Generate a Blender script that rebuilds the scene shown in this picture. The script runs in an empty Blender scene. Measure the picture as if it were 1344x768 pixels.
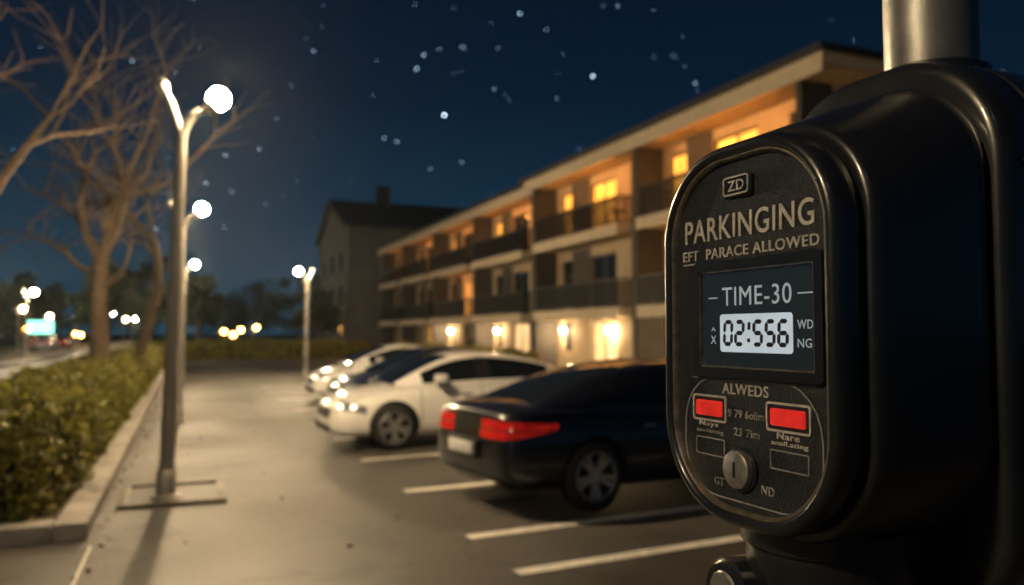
import bpy, bmesh, math, random
from mathutils import Vector, Matrix, noise
import numpy as np
random.seed(7); np.random.seed(7)
scene=bpy.context.scene
rad=math.radians

# ---------------------------------------------------------------- materials
def mat(name,col,rough=0.6,metal=0.0,var=0.0,vscale=5.0,bump=0.0,bscale=200.0,coat=0.0,spec=0.5,rvar=0.0):
    m=bpy.data.materials.new(name); m.use_nodes=True
    nt=m.node_tree; b=nt.nodes['Principled BSDF']
    b.inputs['Base Color'].default_value=(*col,1)
    b.inputs['Roughness'].default_value=rough
    b.inputs['Metallic'].default_value=metal
    b.inputs['Specular IOR Level'].default_value=spec
    b.inputs['Coat Weight'].default_value=coat
    b.inputs['Coat Roughness'].default_value=0.04
    tc=nt.nodes.new('ShaderNodeTexCoord')
    if var>0 or rvar>0:
        n=nt.nodes.new('ShaderNodeTexNoise'); n.inputs['Scale'].default_value=vscale; n.inputs['Detail'].default_value=8
        n.inputs['Roughness'].default_value=0.65
        nt.links.new(tc.outputs['Object'],n.inputs['Vector'])
        if var>0:
            r=nt.nodes.new('ShaderNodeValToRGB')
            r.color_ramp.elements[0].position=0.3; r.color_ramp.elements[1].position=0.7
            r.color_ramp.elements[0].color=(*[c*(1-var) for c in col],1)
            r.color_ramp.elements[1].color=(*[min(1,c*(1+var)) for c in col],1)
            nt.links.new(n.outputs['Fac'],r.inputs['Fac']); nt.links.new(r.outputs['Color'],b.inputs['Base Color'])
        if rvar>0:
            mr=nt.nodes.new('ShaderNodeMapRange'); mr.inputs['From Min'].default_value=.3; mr.inputs['From Max'].default_value=.7
            mr.inputs['To Min'].default_value=max(.02,rough-rvar); mr.inputs['To Max'].default_value=min(1,rough+rvar)
            nt.links.new(n.outputs['Fac'],mr.inputs['Value']); nt.links.new(mr.outputs[0],b.inputs['Roughness'])
    if bump>0:
        n2=nt.nodes.new('ShaderNodeTexNoise'); n2.inputs['Scale'].default_value=bscale; n2.inputs['Detail'].default_value=4
        nt.links.new(tc.outputs['Object'],n2.inputs['Vector'])
        bp=nt.nodes.new('ShaderNodeBump'); bp.inputs['Strength'].default_value=bump; bp.inputs['Distance'].default_value=0.01 if bscale<150 else 0.001
        nt.links.new(n2.outputs['Fac'],bp.inputs['Height']); nt.links.new(bp.outputs['Normal'],b.inputs['Normal'])
    return m
def em(name,col,strength,var=0.0,vscale=2.0):
    m=bpy.data.materials.new(name); m.use_nodes=True
    nt=m.node_tree; b=nt.nodes['Principled BSDF']
    b.inputs['Base Color'].default_value=(*[c*.5 for c in col],1)
    b.inputs['Emission Color'].default_value=(*col,1)
    b.inputs['Emission Strength'].default_value=strength
    b.inputs['Roughness'].default_value=.3
    if var>0:
        tc=nt.nodes.new('ShaderNodeTexCoord'); n=nt.nodes.new('ShaderNodeTexNoise'); n.inputs['Scale'].default_value=vscale
        nt.links.new(tc.outputs['Object'],n.inputs['Vector'])
        mr=nt.nodes.new('ShaderNodeMapRange'); mr.inputs['From Min'].default_value=.3; mr.inputs['From Max'].default_value=.7
        mr.inputs['To Min'].default_value=strength*(1-var); mr.inputs['To Max'].default_value=strength*(1+var)
        nt.links.new(n.outputs['Fac'],mr.inputs['Value']); nt.links.new(mr.outputs[0],b.inputs['Emission Strength'])
    return m
def leafmat(name,c1,c2,scale=1.5):
    m=bpy.data.materials.new(name); m.use_nodes=True
    nt=m.node_tree; b=nt.nodes['Principled BSDF']; b.inputs['Roughness'].default_value=.5
    g=nt.nodes.new('ShaderNodeNewGeometry'); tc=nt.nodes.new('ShaderNodeTexCoord')
    n=nt.nodes.new('ShaderNodeTexNoise'); n.inputs['Scale'].default_value=scale
    nt.links.new(tc.outputs['Object'],n.inputs['Vector'])
    a=nt.nodes.new('ShaderNodeMath'); a.operation='ADD'
    nt.links.new(g.outputs['Random Per Island'],a.inputs[0]); nt.links.new(n.outputs['Fac'],a.inputs[1])
    h=nt.nodes.new('ShaderNodeMath'); h.operation='MULTIPLY'; h.inputs[1].default_value=.5
    nt.links.new(a.outputs[0],h.inputs[0])
    r=nt.nodes.new('ShaderNodeValToRGB'); r.color_ramp.elements[0].position=.2; r.color_ramp.elements[1].position=.8
    r.color_ramp.elements[0].color=(*c1,1); r.color_ramp.elements[1].color=(*c2,1)
    nt.links.new(h.outputs[0],r.inputs['Fac']); nt.links.new(r.outputs['Color'],b.inputs['Base Color'])
    return m

# ---------------------------------------------------------------- helpers
def empty(name,loc=(0,0,0),rz=0.0):
    e=bpy.data.objects.new(name,None); scene.collection.objects.link(e)
    e.location=loc; e.rotation_euler=(0,0,rz); e.empty_display_size=.2
    return e
def obj_from(name,verts,faces,mats,parent=None,smooth=False,angle=35):
    me=bpy.data.meshes.new(name); me.from_pydata([tuple(v) for v in verts],[],faces); me.update()
    o=bpy.data.objects.new(name,me); scene.collection.objects.link(o)
    if not isinstance(mats,(list,tuple)): mats=[mats]
    for m in mats: me.materials.append(m)
    if parent: o.parent=parent
    if smooth: smooth_obj(o,angle)
    return o
def smooth_obj(o,angle=35):
    me=o.data; bm=bmesh.new(); bm.from_mesh(me)
    bmesh.ops.recalc_face_normals(bm,faces=bm.faces)
    for f in bm.faces: f.smooth=True
    for e in bm.edges:
        if len(e.link_faces)==2 and e.calc_face_angle(0)>rad(angle): e.smooth=False
    bm.to_mesh(me); bm.free()
def boxes(name,bl,m,parent=None,bevel=0,seg=2):
    v=[];f=[]
    for (x0,x1,y0,y1,z0,z1) in bl:
        b=len(v)
        v+=[(x0,y0,z0),(x1,y0,z0),(x1,y1,z0),(x0,y1,z0),(x0,y0,z1),(x1,y0,z1),(x1,y1,z1),(x0,y1,z1)]
        f+=[(b,b+3,b+2,b+1),(b+4,b+5,b+6,b+7),(b,b+1,b+5,b+4),(b+1,b+2,b+6,b+5),(b+2,b+3,b+7,b+6),(b+3,b,b+4,b+7)]
    o=obj_from(name,v,f,m,parent)
    if bevel>0:
        bm=bmesh.new(); bm.from_mesh(o.data)
        bmesh.ops.bevel(bm,geom=bm.edges[:],offset=bevel,segments=seg,profile=.5,affect='EDGES')
        bm.to_mesh(o.data); bm.free(); smooth_obj(o,40)
    return o
def tube(v,f,pts,rs,n=8,cap=True):
    base=len(v); up=Vector((0.13,0.27,1)).normalized()
    for i,p in enumerate(pts):
        p=Vector(p)
        d=(Vector(pts[min(i+1,len(pts)-1)])-Vector(pts[max(i-1,0)])).normalized()
        a=d.cross(up)
        if a.length<.05: a=d.cross(Vector((1,0,0)))
        a.normalize(); b=d.cross(a)
        for k in range(n):
            t=2*math.pi*k/n
            v.append(p+a*math.cos(t)*rs[i]+b*math.sin(t)*rs[i])
    for i in range(len(pts)-1):
        for k in range(n):
            k2=(k+1)%n
            f.append((base+i*n+k,base+i*n+k2,base+(i+1)*n+k2,base+(i+1)*n+k))
    if cap:
        f.append(tuple(base+k for k in range(n))[::-1]); f.append(tuple(base+(len(pts)-1)*n+k for k in range(n)))
def tube_obj(name,pts,rs,m,parent=None,n=24,angle=50):
    v=[];f=[]; tube(v,f,pts,rs,n); return obj_from(name,v,f,m,parent,True,angle)
def sphere(name,loc,r,m,parent=None,sub=3,sc=(1,1,1)):
    bm=bmesh.new(); bmesh.ops.create_icosphere(bm,subdivisions=sub,radius=r)
    for vv in bm.verts: vv.co=Vector((vv.co.x*sc[0],vv.co.y*sc[1],vv.co.z*sc[2]))
    me=bpy.data.meshes.new(name); bm.to_mesh(me); bm.free(); me.materials.append(m)
    for p in me.polygons: p.use_smooth=True
    o=bpy.data.objects.new(name,me); scene.collection.objects.link(o); o.location=loc
    if parent: o.parent=parent
    return o
def apply_mods(o):
    dg=bpy.context.evaluated_depsgraph_get()
    me=bpy.data.meshes.new_from_object(o.evaluated_get(dg)); o.modifiers.clear(); o.data=me

# ---------------------------------------------------------------- camera
TH=rad(22.22)
cam_d=bpy.data.cameras.new('camera'); cam=bpy.data.objects.new('camera',cam_d); scene.collection.objects.link(cam)
cam.location=(0,0,1.75); cam.rotation_euler=(rad(90+2.9),0,-TH)
cam_d.lens=28; cam_d.sensor_width=36; cam_d.clip_start=.05; cam_d.clip_end=3000
cam_d.dof.use_dof=True; cam_d.dof.focus_distance=.80; cam_d.dof.aperture_fstop=4.2
scene.camera=cam
scene.view_settings.view_transform='Standard'; scene.view_settings.look='None'; scene.view_settings.exposure=0

# ---------------------------------------------------------------- world
w=bpy.data.worlds.new('World'); scene.world=w; w.use_nodes=True
nt=w.node_tree; bg=nt.nodes['Background']
sky=nt.nodes.new('ShaderNodeTexSky'); sky.sky_type='NISHITA'; sky.sun_disc=False
sky.sun_elevation=rad(-6); sky.sun_rotation=rad(200)
tc=nt.nodes.new('ShaderNodeTexCoord'); sep=nt.nodes.new('ShaderNodeSeparateXYZ'); nt.links.new(tc.outputs['Generated'],sep.inputs[0])
rp=nt.nodes.new('ShaderNodeValToRGB'); nt.links.new(sep.outputs['Z'],rp.inputs['Fac'])
e=rp.color_ramp.elements
e[0].position=0; e[0].color=(.0105,.043,.074,1)
e[1].position=.55; e[1].color=(.0018,.0045,.012,1)
x=e.new(.12); x.color=(.0060,.028,.054,1)
x=e.new(.28); x.color=(.0028,.0115,.027,1)
mx=nt.nodes.new('ShaderNodeMixRGB'); mx.blend_type='ADD'; mx.inputs[0].default_value=.01
nt.links.new(rp.outputs[0],mx.inputs[1]); nt.links.new(sky.outputs[0],mx.inputs[2])
nt.links.new(mx.outputs[0],bg.inputs['Color']); bg.inputs['Strength'].default_value=1.0
sl=bpy.data.lights.new('night_fill_sun','SUN'); sl.energy=.03; sl.angle=rad(.5); sl.color=(.6,.75,1)  # weak cool fill light added for the night; no moon in this sky
so=bpy.data.objects.new('night_fill',sl); scene.collection.objects.link(so); so.rotation_euler=(rad(50),0,rad(-35))

# stars on the sky dome
def stars():
    bm=bmesh.new()
    lst=[(17.3,15.5,1.0,0),(28.1,18.1,.75,0),(15.3,18.6,.6,1),(15.8,19.5,.6,1),(22.8,22.3,.7,1),(37.0,16.6,.7,1),(13,13.8,.5,1),(13.9,13.6,.5,1)]
    rs=random.Random(5)
    for i in range(1700):
        az=rs.uniform(-180,180); el=math.degrees(math.asin(rs.uniform(.12,1)))
        lst.append((az,el,rs.choice([.18,.2,.24,.28,.32,.38,.48]),1))
    for az,el,s,k in lst:
        d=Vector((math.sin(rad(az))*math.cos(rad(el)),math.cos(rad(az))*math.cos(rad(el)),math.sin(rad(el))))*900
        r=bmesh.ops.create_icosphere(bm,subdivisions=1,radius=.9*s,matrix=Matrix.Translation(d))
        for vv in r['verts']:
            for ff in vv.link_faces: ff.material_index=k
    me=bpy.data.meshes.new('stars'); bm.to_mesh(me); bm.free()
    me.materials.append(em('star_bright',(.6,.8,1),20)); me.materials.append(em('star_dim',(.5,.75,1),10))
    o=bpy.data.objects.new('stars',me); scene.collection.objects.link(o)
stars()

# ---------------------------------------------------------------- ground
def sheet(name,x0,x1,y0,y1,z,m,nx=1,ny=1):
    v=[];f=[]
    for j in range(ny+1):
        for i in range(nx+1): v.append((x0+(x1-x0)*i/nx,y0+(y1-y0)*j/ny,z))
    for j in range(ny):
        for i in range(nx): a=j*(nx+1)+i; f.append((a,a+1,a+nx+2,a+nx+1))
    return obj_from(name,v,f,m)
def asphalt(name,c,dark=.6,rough=.7,stain=False):
    m=bpy.data.materials.new(name); m.use_nodes=True; nt=m.node_tree; b=nt.nodes['Principled BSDF']
    tc=nt.nodes.new('ShaderNodeTexCoord')
    def N(s,d=6,r=.6):
        n=nt.nodes.new('ShaderNodeTexNoise'); n.inputs['Scale'].default_value=s; n.inputs['Detail'].default_value=d; n.inputs['Roughness'].default_value=r
        nt.links.new(tc.outputs['Object'],n.inputs['Vector']); return n
    big=N(.35); fine=N(60,3,.8)
    r=nt.nodes.new('ShaderNodeValToRGB'); r.color_ramp.elements[0].position=.32; r.color_ramp.elements[1].position=.68
    r.color_ramp.elements[0].color=(*[k*dark for k in c],1); r.color_ramp.elements[1].color=(*[k*1.25 for k in c],1)
    nt.links.new(big.outputs['Fac'],r.inputs['Fac'])
    r2=nt.nodes.new('ShaderNodeValToRGB'); r2.color_ramp.elements[0].position=.35; r2.color_ramp.elements[1].position=.7
    r2.color_ramp.elements[0].color=(.55,.55,.55,1); r2.color_ramp.elements[1].color=(1.5,1.45,1.4,1)
    nt.links.new(fine.outputs['Fac'],r2.inputs['Fac'])
    mm=nt.nodes.new('ShaderNodeMixRGB'); mm.blend_type='MULTIPLY'; mm.inputs[0].default_value=1
    nt.links.new(r.outputs[0],mm.inputs[1]); nt.links.new(r2.outputs[0],mm.inputs[2])
    vo=nt.nodes.new('ShaderNodeTexVoronoi'); vo.feature='DISTANCE_TO_EDGE'; vo.inputs['Scale'].default_value=.28
    wn=N(1.2,5); ad=nt.nodes.new('ShaderNodeMixRGB'); ad.blend_type='ADD'; ad.inputs[0].default_value=.9
    nt.links.new(tc.outputs['Object'],ad.inputs[1]); nt.links.new(wn.outputs['Color'],ad.inputs[2]); nt.links.new(ad.outputs[0],vo.inputs['Vector'])
    cr=nt.nodes.new('ShaderNodeValToRGB'); cr.color_ramp.elements[0].position=0; cr.color_ramp.elements[0].color=(.35,.35,.35,1)
    cr.color_ramp.elements[1].position=.008; cr.color_ramp.elements[1].color=(1,1,1,1)
    nt.links.new(vo.outputs['Distance'],cr.inputs['Fac'])
    m2=nt.nodes.new('ShaderNodeMixRGB'); m2.blend_type='MULTIPLY'; m2.inputs[0].default_value=.85
    nt.links.new(mm.outputs[0],m2.inputs[1]); nt.links.new(cr.outputs[0],m2.inputs[2])
    st=N(1.1,4,.55); sr=nt.nodes.new('ShaderNodeValToRGB'); sr.color_ramp.elements[0].position=.33; sr.color_ramp.elements[0].color=(.5,.5,.5,1)
    sr.color_ramp.elements[1].position=.44; sr.color_ramp.elements[1].color=(1,1,1,1); nt.links.new(st.outputs['Fac'],sr.inputs['Fac'])
    m3=nt.nodes.new('ShaderNodeMixRGB'); m3.blend_type='MULTIPLY'; m3.inputs[0].default_value=.8
    nt.links.new(m2.outputs[0],m3.inputs[1]); nt.links.new(sr.outputs[0],m3.inputs[2])
    nt.links.new(m3.outputs[0],b.inputs['Base Color'])
    mr=nt.nodes.new('ShaderNodeMapRange'); mr.inputs['From Min'].default_value=.3; mr.inputs['From Max'].default_value=.7
    mr.inputs['To Min'].default_value=rough-.18; mr.inputs['To Max'].default_value=rough+.12
    nt.links.new(big.outputs['Fac'],mr.inputs['Value']); nt.links.new(mr.outputs[0],b.inputs['Roughness'])
    bp=nt.nodes.new('ShaderNodeBump'); bp.inputs['Strength'].default_value=.6; bp.inputs['Distance'].default_value=.008
    nt.links.new(fine.outputs['Fac'],bp.inputs['Height']); nt.links.new(bp.outputs[0],b.inputs['Normal'])
    return m
M_asph=asphalt('asphalt',(.080,.074,.066),.5,.60)
M_conc=mat('concrete',(.34,.31,.27),.8,var=.3,vscale=3,bump=.4,bscale=80)
M_paint=mat('road_paint',(.70,.67,.60),.6,var=.28,vscale=9,bump=.3,bscale=90)
M_soil=mat('soil',(.05,.038,.026),.95,var=.4,vscale=12,bump=.8,bscale=40)
M_grass=mat('dark_grass',(.03,.045,.02),.95,var=.4,vscale=2)
sheet('ground',-700,700,-400,1000,0,M_grass)
sheet('parking_lot',-3.0,12.2,-20,46,.008,M_asph)
sheet('road',-14,-4.2,-30,260,.008,asphalt('road_asphalt',(.13,.122,.11),.8))
sheet('pavement',-4.2,-3.0,-30,150,.13,M_conc)
sheet('cross_road',-3.0,40,46.5,54,.010,asphalt('pale_asphalt',(.16,.15,.13),.8))
boxes('kerb',[(-4.35,-4.2,-30,150,0,.135)],M_conc)
boxes('road_median',[(-9.4,-8.6,20,200,0,.14)],M_conc)
sheet('building_forecourt',12.2,20,-5,70,.012,M_conc)
v=[];f=[]
def stripe(x0,y0,x1,y1,wd):
    d=Vector((x1-x0,y1-y0,0)).normalized(); n=Vector((-d.y,d.x,0))*wd/2; b=len(v)
    for p in (Vector((x0,y0,.016))-n,Vector((x1,y1,.016))-n,Vector((x1,y1,.016))+n,Vector((x0,y0,.016))+n): v.append(p)
    f.append((b,b+1,b+2,b+3))
for y in [3.0,5.42,6.5,8.62,10.95,13.2,15.6,18.6,21.6,24.2,26.8]:
    stripe(2.25,y,7.3,y+.45,.14)
stripe(-.69,-5,-.69,7.4,.02)
obj_from('parking_stall_markings',v,f,M_paint)
def segs_x(x0,x1,y0,y1,z1,L=1.0,g=.012):
    out=[];y=y0
    while y<y1-.01: out.append((x0,x1,y+g/2,min(y+L,y1)-g/2,0,z1)); y+=L
    return out
bl=segs_x(-1.0,-.74,7.62,45,.16)
x=-3.0
while x<-1.01: bl.append((x+.006,min(x+1,-1.006)-.006,7.62,7.88,0,.16)); x+=1
boxes('planter_kerb',bl,M_conc,None,.015)
boxes('planter_soil',[(-3.0,-1.0,7.88,45,0,.1)],M_soil)
lf=empty('lamp_footing_frame',(0,0,0))
M_steel=mat('galvanised_steel',(.32,.31,.29),.45,.8,var=.2,vscale=10)
M_rust=mat('weathered_iron',(.12,.1,.08),.6,.7,var=.4,vscale=12)
boxes('frame',[(-.6,.42,8.78,8.85,.0,.05),(-.6,.42,9.9,9.97,.0,.05),(-.6,-.53,8.853,9.897,.0,.047),(.35,.42,8.853,9.897,.0,.047)],M_rust,lf,.006)
boxes('slab',[(-.53,.35,8.85,9.9,.0,.022)],M_asph,lf)

# ---------------------------------------------------------------- street lamps
M_lampw=mat('lamp_post_paint',(.30,.28,.25),.5,.3,var=.15,vscale=6)
LC=(1,.74,.42)
M_bulb=em('lamp_bulb',LC,2900)
M_bulb_fill=em('lamp_bulb_fill',LC,850)  # bulb of the added fill lamp behind the camera
M_bulb_far=em('lamp_bulb_far',(1,.80,.52),1700)
M_bulb_w=em('lamp_bulb_warm',(1,.62,.28),120)
M_bulb_or=em('lamp_bulb_orange',(1,.42,.08),60)
def street_lamp(x,y,flip=1,H=3.8,bulb=M_bulb,both=False,gs=.12,base=True,lean=.0):
    e=empty('street_lamp',(x,y,0)); e.rotation_euler=(0,lean,0)
    tube_obj('post',[(0,0,0),(0,0,1.0),(0,0,H*.97),(0,0,H+.02)],[.078,.072,.058,.066],M_lampw,e)
    tube_obj('base',[(0,0,0),(0,0,.05),(0,0,.06),(0,0,.3),(0,0,.32)],[.15,.15,.1,.095,.08],M_lampw,e)
    s=flip
    tube_obj('arm_1',[(0,0,H-.05),(s*.06,0,H+.12),(s*.14,0,H+.24),(s*.26,0,H+.30)],[.05,.045,.04,.04],M_lampw,e,16)
    tube_obj('collar_1',[(s*.245,0,H+.275),(s*.30,0,H+.34)],[.06,.085],M_lampw,e,20)
    sphere('globe_1',(s*.36,0,H+.42),gs,bulb,e,2)
    tube_obj('cap_1',[(s*.36,0,H+.42+gs*.85),(s*.36,0,H+.42+gs*1.04),(s*.36,0,H+.42+gs*1.25)],[gs*.6,gs*.5,gs*.12],M_lampw,e,20)
    tube_obj('arm_2',[(0,0,H-.05),(-s*.06,0,H+.15),(-s*.13,0,H+.33),(-s*.2,0,H+.46)],[.05,.045,.042,.04],M_lampw,e,16)
    tube_obj('head_2',[(-s*.19,0,H+.44),(-s*.215,0,H+.5),(-s*.24,0,H+.57)],[.055,.075,.02],M_lampw,e,20)
    return e
street_lamp(-.17,9.2,H=3.9,lean=rad(1.2))
street_lamp(-.12,17.0)
street_lamp(-.12,31)
street_lamp(4.5,32.9,-1)
street_lamp(-3.6,.3,bulb=M_bulb_fill)  # added lamp behind the camera, there to light the meter face
for (x,y) in [(-9,41.6),(-9,56),(-9.2,82),(-9.0,112),(-9,160)]: street_lamp(x,y,bulb=M_bulb_far,gs=.17)
for (x,y,h) in [(-14.8,88,3.6),(-14.8,104,3.2),(-14.8,128,3.6),(-9,136,3.4),(-14.8,150,3.0),(-4.8,120,3.2)]:
    street_lamp(x,y,bulb=M_bulb_w,gs=.26,H=h)
for (x,y,h) in [(4.0,106,1.5),(6.0,106,1.7),(7.8,105,2.0),(4.8,100,1.1),(-16,98,1.8),(-13.9,120,1.2),(-15.5,140,1.0)]:
    street_lamp(x,y,bulb=M_bulb_or,gs=.28,H=h)

# ---------------------------------------------------------------- foliage
def leaves(name,pts,nrm,sizes,m,core=None,parent=None,flat=False):
    n=len(pts); pts=np.array(pts); 
    a=np.random.normal(size=(n,3)); 
    if flat: a[:,2]*=.15
    a/=np.linalg.norm(a,axis=1)[:,None]
    b=np.random.normal(size=(n,3))
    if flat: b[:,2]*=.15
    b-=a*(a*b).sum(1)[:,None]; b/=np.linalg.norm(b,axis=1)[:,None]
    s=np.array(sizes)[:,None]
    V=np.stack([pts-a*s,pts-b*s*.5,pts+a*s,pts+b*s*.5],1).reshape(-1,3)
    F=[(4*i,4*i+1,4*i+2,4*i+3) for i in range(n)]
    V=V.tolist(); o=obj_from(name,V+(core[0] if core else []),F+([tuple(len(V)+k for k in ff) for ff in core[1]] if core else []),[m,M_twig],parent)
    if core:
        for p in o.data.polygons[len(F):]: p.material_index=1
    return o
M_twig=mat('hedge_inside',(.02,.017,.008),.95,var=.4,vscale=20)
M_hedge=leafmat('hedge_leaves',(.045,.055,.01),(.34,.30,.04),2.2)
M_treeleaf=leafmat('dark_foliage',(.015,.025,.012),(.05,.07,.03),.3)
def hedge(x0,x1,y0,y1,z0,z1,dens,size):
    i=.32
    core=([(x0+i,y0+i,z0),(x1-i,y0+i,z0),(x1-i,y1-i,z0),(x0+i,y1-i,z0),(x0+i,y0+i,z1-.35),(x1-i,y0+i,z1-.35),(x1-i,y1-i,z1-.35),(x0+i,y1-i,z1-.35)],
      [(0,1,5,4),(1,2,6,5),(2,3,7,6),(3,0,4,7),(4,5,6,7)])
    P=[];S=[]
    faces=[('top',(x1-x0)*(y1-y0)),('R',(y1-y0)*(z1-z0)*1.35),('L',(y1-y0)*(z1-z0)),('N',(x1-x0)*(z1-z0)*1.5),('F',(x1-x0)*(z1-z0))]
    for k,A in faces:
        for i in range(int(A*dens)):
            x=random.uniform(x0,x1); y=random.uniform(y0,y1); z=random.uniform(z0,z1)
            if k=='top': z=z1
            if k=='R': x=x1
            if k=='L': x=x0
            if k=='N': y=y0
            if k=='F': y=y1
            p=Vector((x,y,z))
            q=noise.noise(p*1.3)*.22+noise.noise(p*4)*.15
            cx=(x0+x1)/2; cz=z0+(z1-z0)*.4
            d=Vector(((x-cx)/(x1-x0)*2,0,max(0,(z-cz)/(z1-z0)*1.5)))
            if k in 'NF': d.y=-1 if k=='N' else 1
            ro=max(0,abs(x-cx)/((x1-x0)/2)+(z-z0)/(z1-z0)-1.55)
            p+=d*(q-.05-random.random()**2*.22-ro*.28)
            if random.random()<.03: p.z+=random.random()*.10
            P.append(p[:]); S.append(size*random.uniform(.6,1.3))
    return P,S,core
P,S,c=hedge(-2.9,-1.0,7.95,15,.1,1.06,1000,.037); leaves('hedge',P,None,S,M_hedge,c)
P,S,c=hedge(-2.9,-1.0,15,44.5,.1,1.06,330,.06); leaves('hedge',P,None,S,M_hedge,c)
P,S,c=hedge(-3,12,55.0,57,.0,1.25,110,.12); leaves('hedge',P,None,S,M_hedge,c)
P,S,c=hedge(10.2,11.8,26,44,.0,1.15,200,.08); leaves('hedge',P,None,S,M_hedge,c)
M_bark=mat('bark',(.13,.09,.058),.9,var=.4,vscale=8,bump=.8,bscale=40)
P=[];S=[]
for i in range(420):
    P.append((-.72+abs(random.gauss(0,.12))+(random.random()<.12)*random.uniform(0,2.5),random.uniform(4.5,26),.022+random.random()*.01)); S.append(random.uniform(.018,.035))
leaves('fallen_leaves',P,None,S,leafmat('dry_leaf',(.10,.06,.025),(.22,.14,.05)),flat=True)

def leaf_tree(x,y,h,wd,dens=1500,size=.35):
    e=empty('tree',(x,y,0))
    v=[];f=[]; tube(v,f,[(0,0,0),(.1,0,h*.25),(0,.1,h*.5),(.1,0,h*.8)],[h*.035,h*.028,h*.02,h*.008],8)
    for k in range(6):
        a=k*1.05+random.random(); z=h*random.uniform(.3,.6)
        tube(v,f,[(0,0,z),(math.cos(a)*wd*.3,math.sin(a)*wd*.3,z+h*.12),(math.cos(a)*wd*.6,math.sin(a)*wd*.6,z+h*.25)],[h*.012,h*.008,h*.003],5)
    obj_from('trunk',v,f,M_bark,e,True)
    P=[];S=[]
    for c in range(16):
        a=random.uniform(0,6.28); rr=wd*.62*random.random()**.5; z=h*random.uniform(.38,.86)
        if z>h*.7: rr*=.6
        cc=Vector((math.cos(a)*rr,math.sin(a)*rr,z)); r=wd*random.uniform(.22,.42)
        for i in range(dens//16):
            d=Vector(np.random.normal(size=3)).normalized()*r*random.random()**.35
            P.append((cc+Vector((d.x,d.y,d.z*.75)))[:]); S.append(size*random.uniform(.5,1.2))
    leaves('crown',P,None,S,M_treeleaf,None,e)
P=[];S=[]
def clump(cx,cy,h,wd,n):
    for c in range(9):
        a=random.uniform(0,6.28); rr=wd*.6*random.random()**.5; z=h*random.uniform(.2,.85)
        if z>h*.65: rr*=.5
        r=wd*random.uniform(.25,.45)
        for i in range(n//9):
            d=Vector(np.random.normal(size=3)).normalized()*r*random.random()**.33
            P.append((cx+math.cos(a)*rr+d.x,cy+math.sin(a)*rr+d.y,max(.1,z+d.z*.8))); S.append(.5*random.uniform(.4,1.2))
for i in range(26):
    y=45+i*5.2; clump(-21.5-random.random()*6,y,random.uniform(6,10)+(y-45)*.02,random.uniform(3.5,5.5),700)
for i in range(17):
    clump(-15+i*3.4+random.random()*2,165+random.random()*20,random.uniform(10,16),random.uniform(5,8),900)
leaves('distant_trees',P,None,S,M_treeleaf)
leaf_tree(-3.5,88,10.5,4.2); leaf_tree(1.0,84,8,3.0); leaf_tree(10.5,72,6,2.6); leaf_tree(-5.5,66,7.5,2.8)

# bare trees
def bare_tree(x,y,trunk,limbs,seed,maxd=5,thin=1.0):
    rnd=random.Random(seed); v=[];f=[]
    e=empty('bare_tree',(x,y,0))
    def br(p,d,L,r,dep):
        n=4 if dep<3 else 3
        pts=[p.copy()];rs=[r]; dd=d.copy()
        for i in range(n):
            dd=(dd+Vector((rnd.gauss(0,.2),rnd.gauss(0,.2),rnd.gauss(.03,.16)))).normalized()
            pts.append(pts[-1]+dd*L/n); rs.append(r*(1-.55*(i+1)/n))
        tube(v,f,pts,rs,6 if dep<2 else 4,False)
        if dep>=maxd: return
        k=rnd.choice([2,3,3]) if dep<maxd-1 else rnd.choice([2,3,4])
        for c in range(k+1):
            i=rnd.randint(1,n) if c else n
            t=pts[i]; ax=Vector((rnd.gauss(0,1),rnd.gauss(0,1),rnd.gauss(.15,.6))).normalized()
            nd=(dd*.75+ax*.65).normalized()
            br(t,nd,L*rnd.uniform(.55,.8),rs[i]*rnd.uniform(.6,.8),dep+1)
    tube(v,f,trunk[0],trunk[1],10)
    for (p,d,L,r) in limbs: br(Vector(p),Vector(d).normalized(),L,r,1)
    obj_from('trunk_and_branches',v,f,M_bark,e,True,60)
    return e
bare_tree(-2.1,23.2,([(0,0,0),(.03,0,1.2),(-.05,0,2.6),(0,0,3.7)],[.30,.23,.2,.19]),
  [((0,0,3.6),(-.45,-.1,1),3.2,.13),((0,0,3.6),(.55,.1,.9),2.7,.12),((0,0,3.5),(-.1,.3,1.2),3.5,.14),((0,0,2.9),(.9,-.2,.45),2.0,.07),((0,0,3.2),(-.8,.1,.6),2.4,.08)],3,4)
bare_tree(-1.5,27.5,([(0,0,0),(.25,0,1.5),(.7,0,3.2),(.55,0,4.6)],[.2,.16,.13,.11]),
  [((.55,0,4.5),(-.7,0,1),3.2,.10),((.55,0,4.5),(-.2,.2,1.2),2.8,.08),((.6,0,4.0),(-.9,-.2,.9),2.6,.07)],11,4)
bare_tree(-3.3,14.2,([(0,0,0),(.05,0,1.4),(-.05,0,3.2)],[.22,.18,.15]),
  [((0,0,3.2),(.5,.2,1),2.6,.1),((0,0,3.2),(-.3,.4,1.1),2.8,.1),((0,0,3.1),(.2,-.5,1.1),2.4,.09)],21,4)
bare_tree(-3.4,38,([(0,0,0),(.05,0,2.4),(-.05,0,4.2)],[.26,.2,.17]),
  [((0,0,4.2),(.5,.2,1),3.6,.12),((0,0,4.2),(-.5,.4,1.1),3.8,.12),((0,0,4.1),(.1,-.5,1.1),3.4,.1)],33,4)

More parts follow.
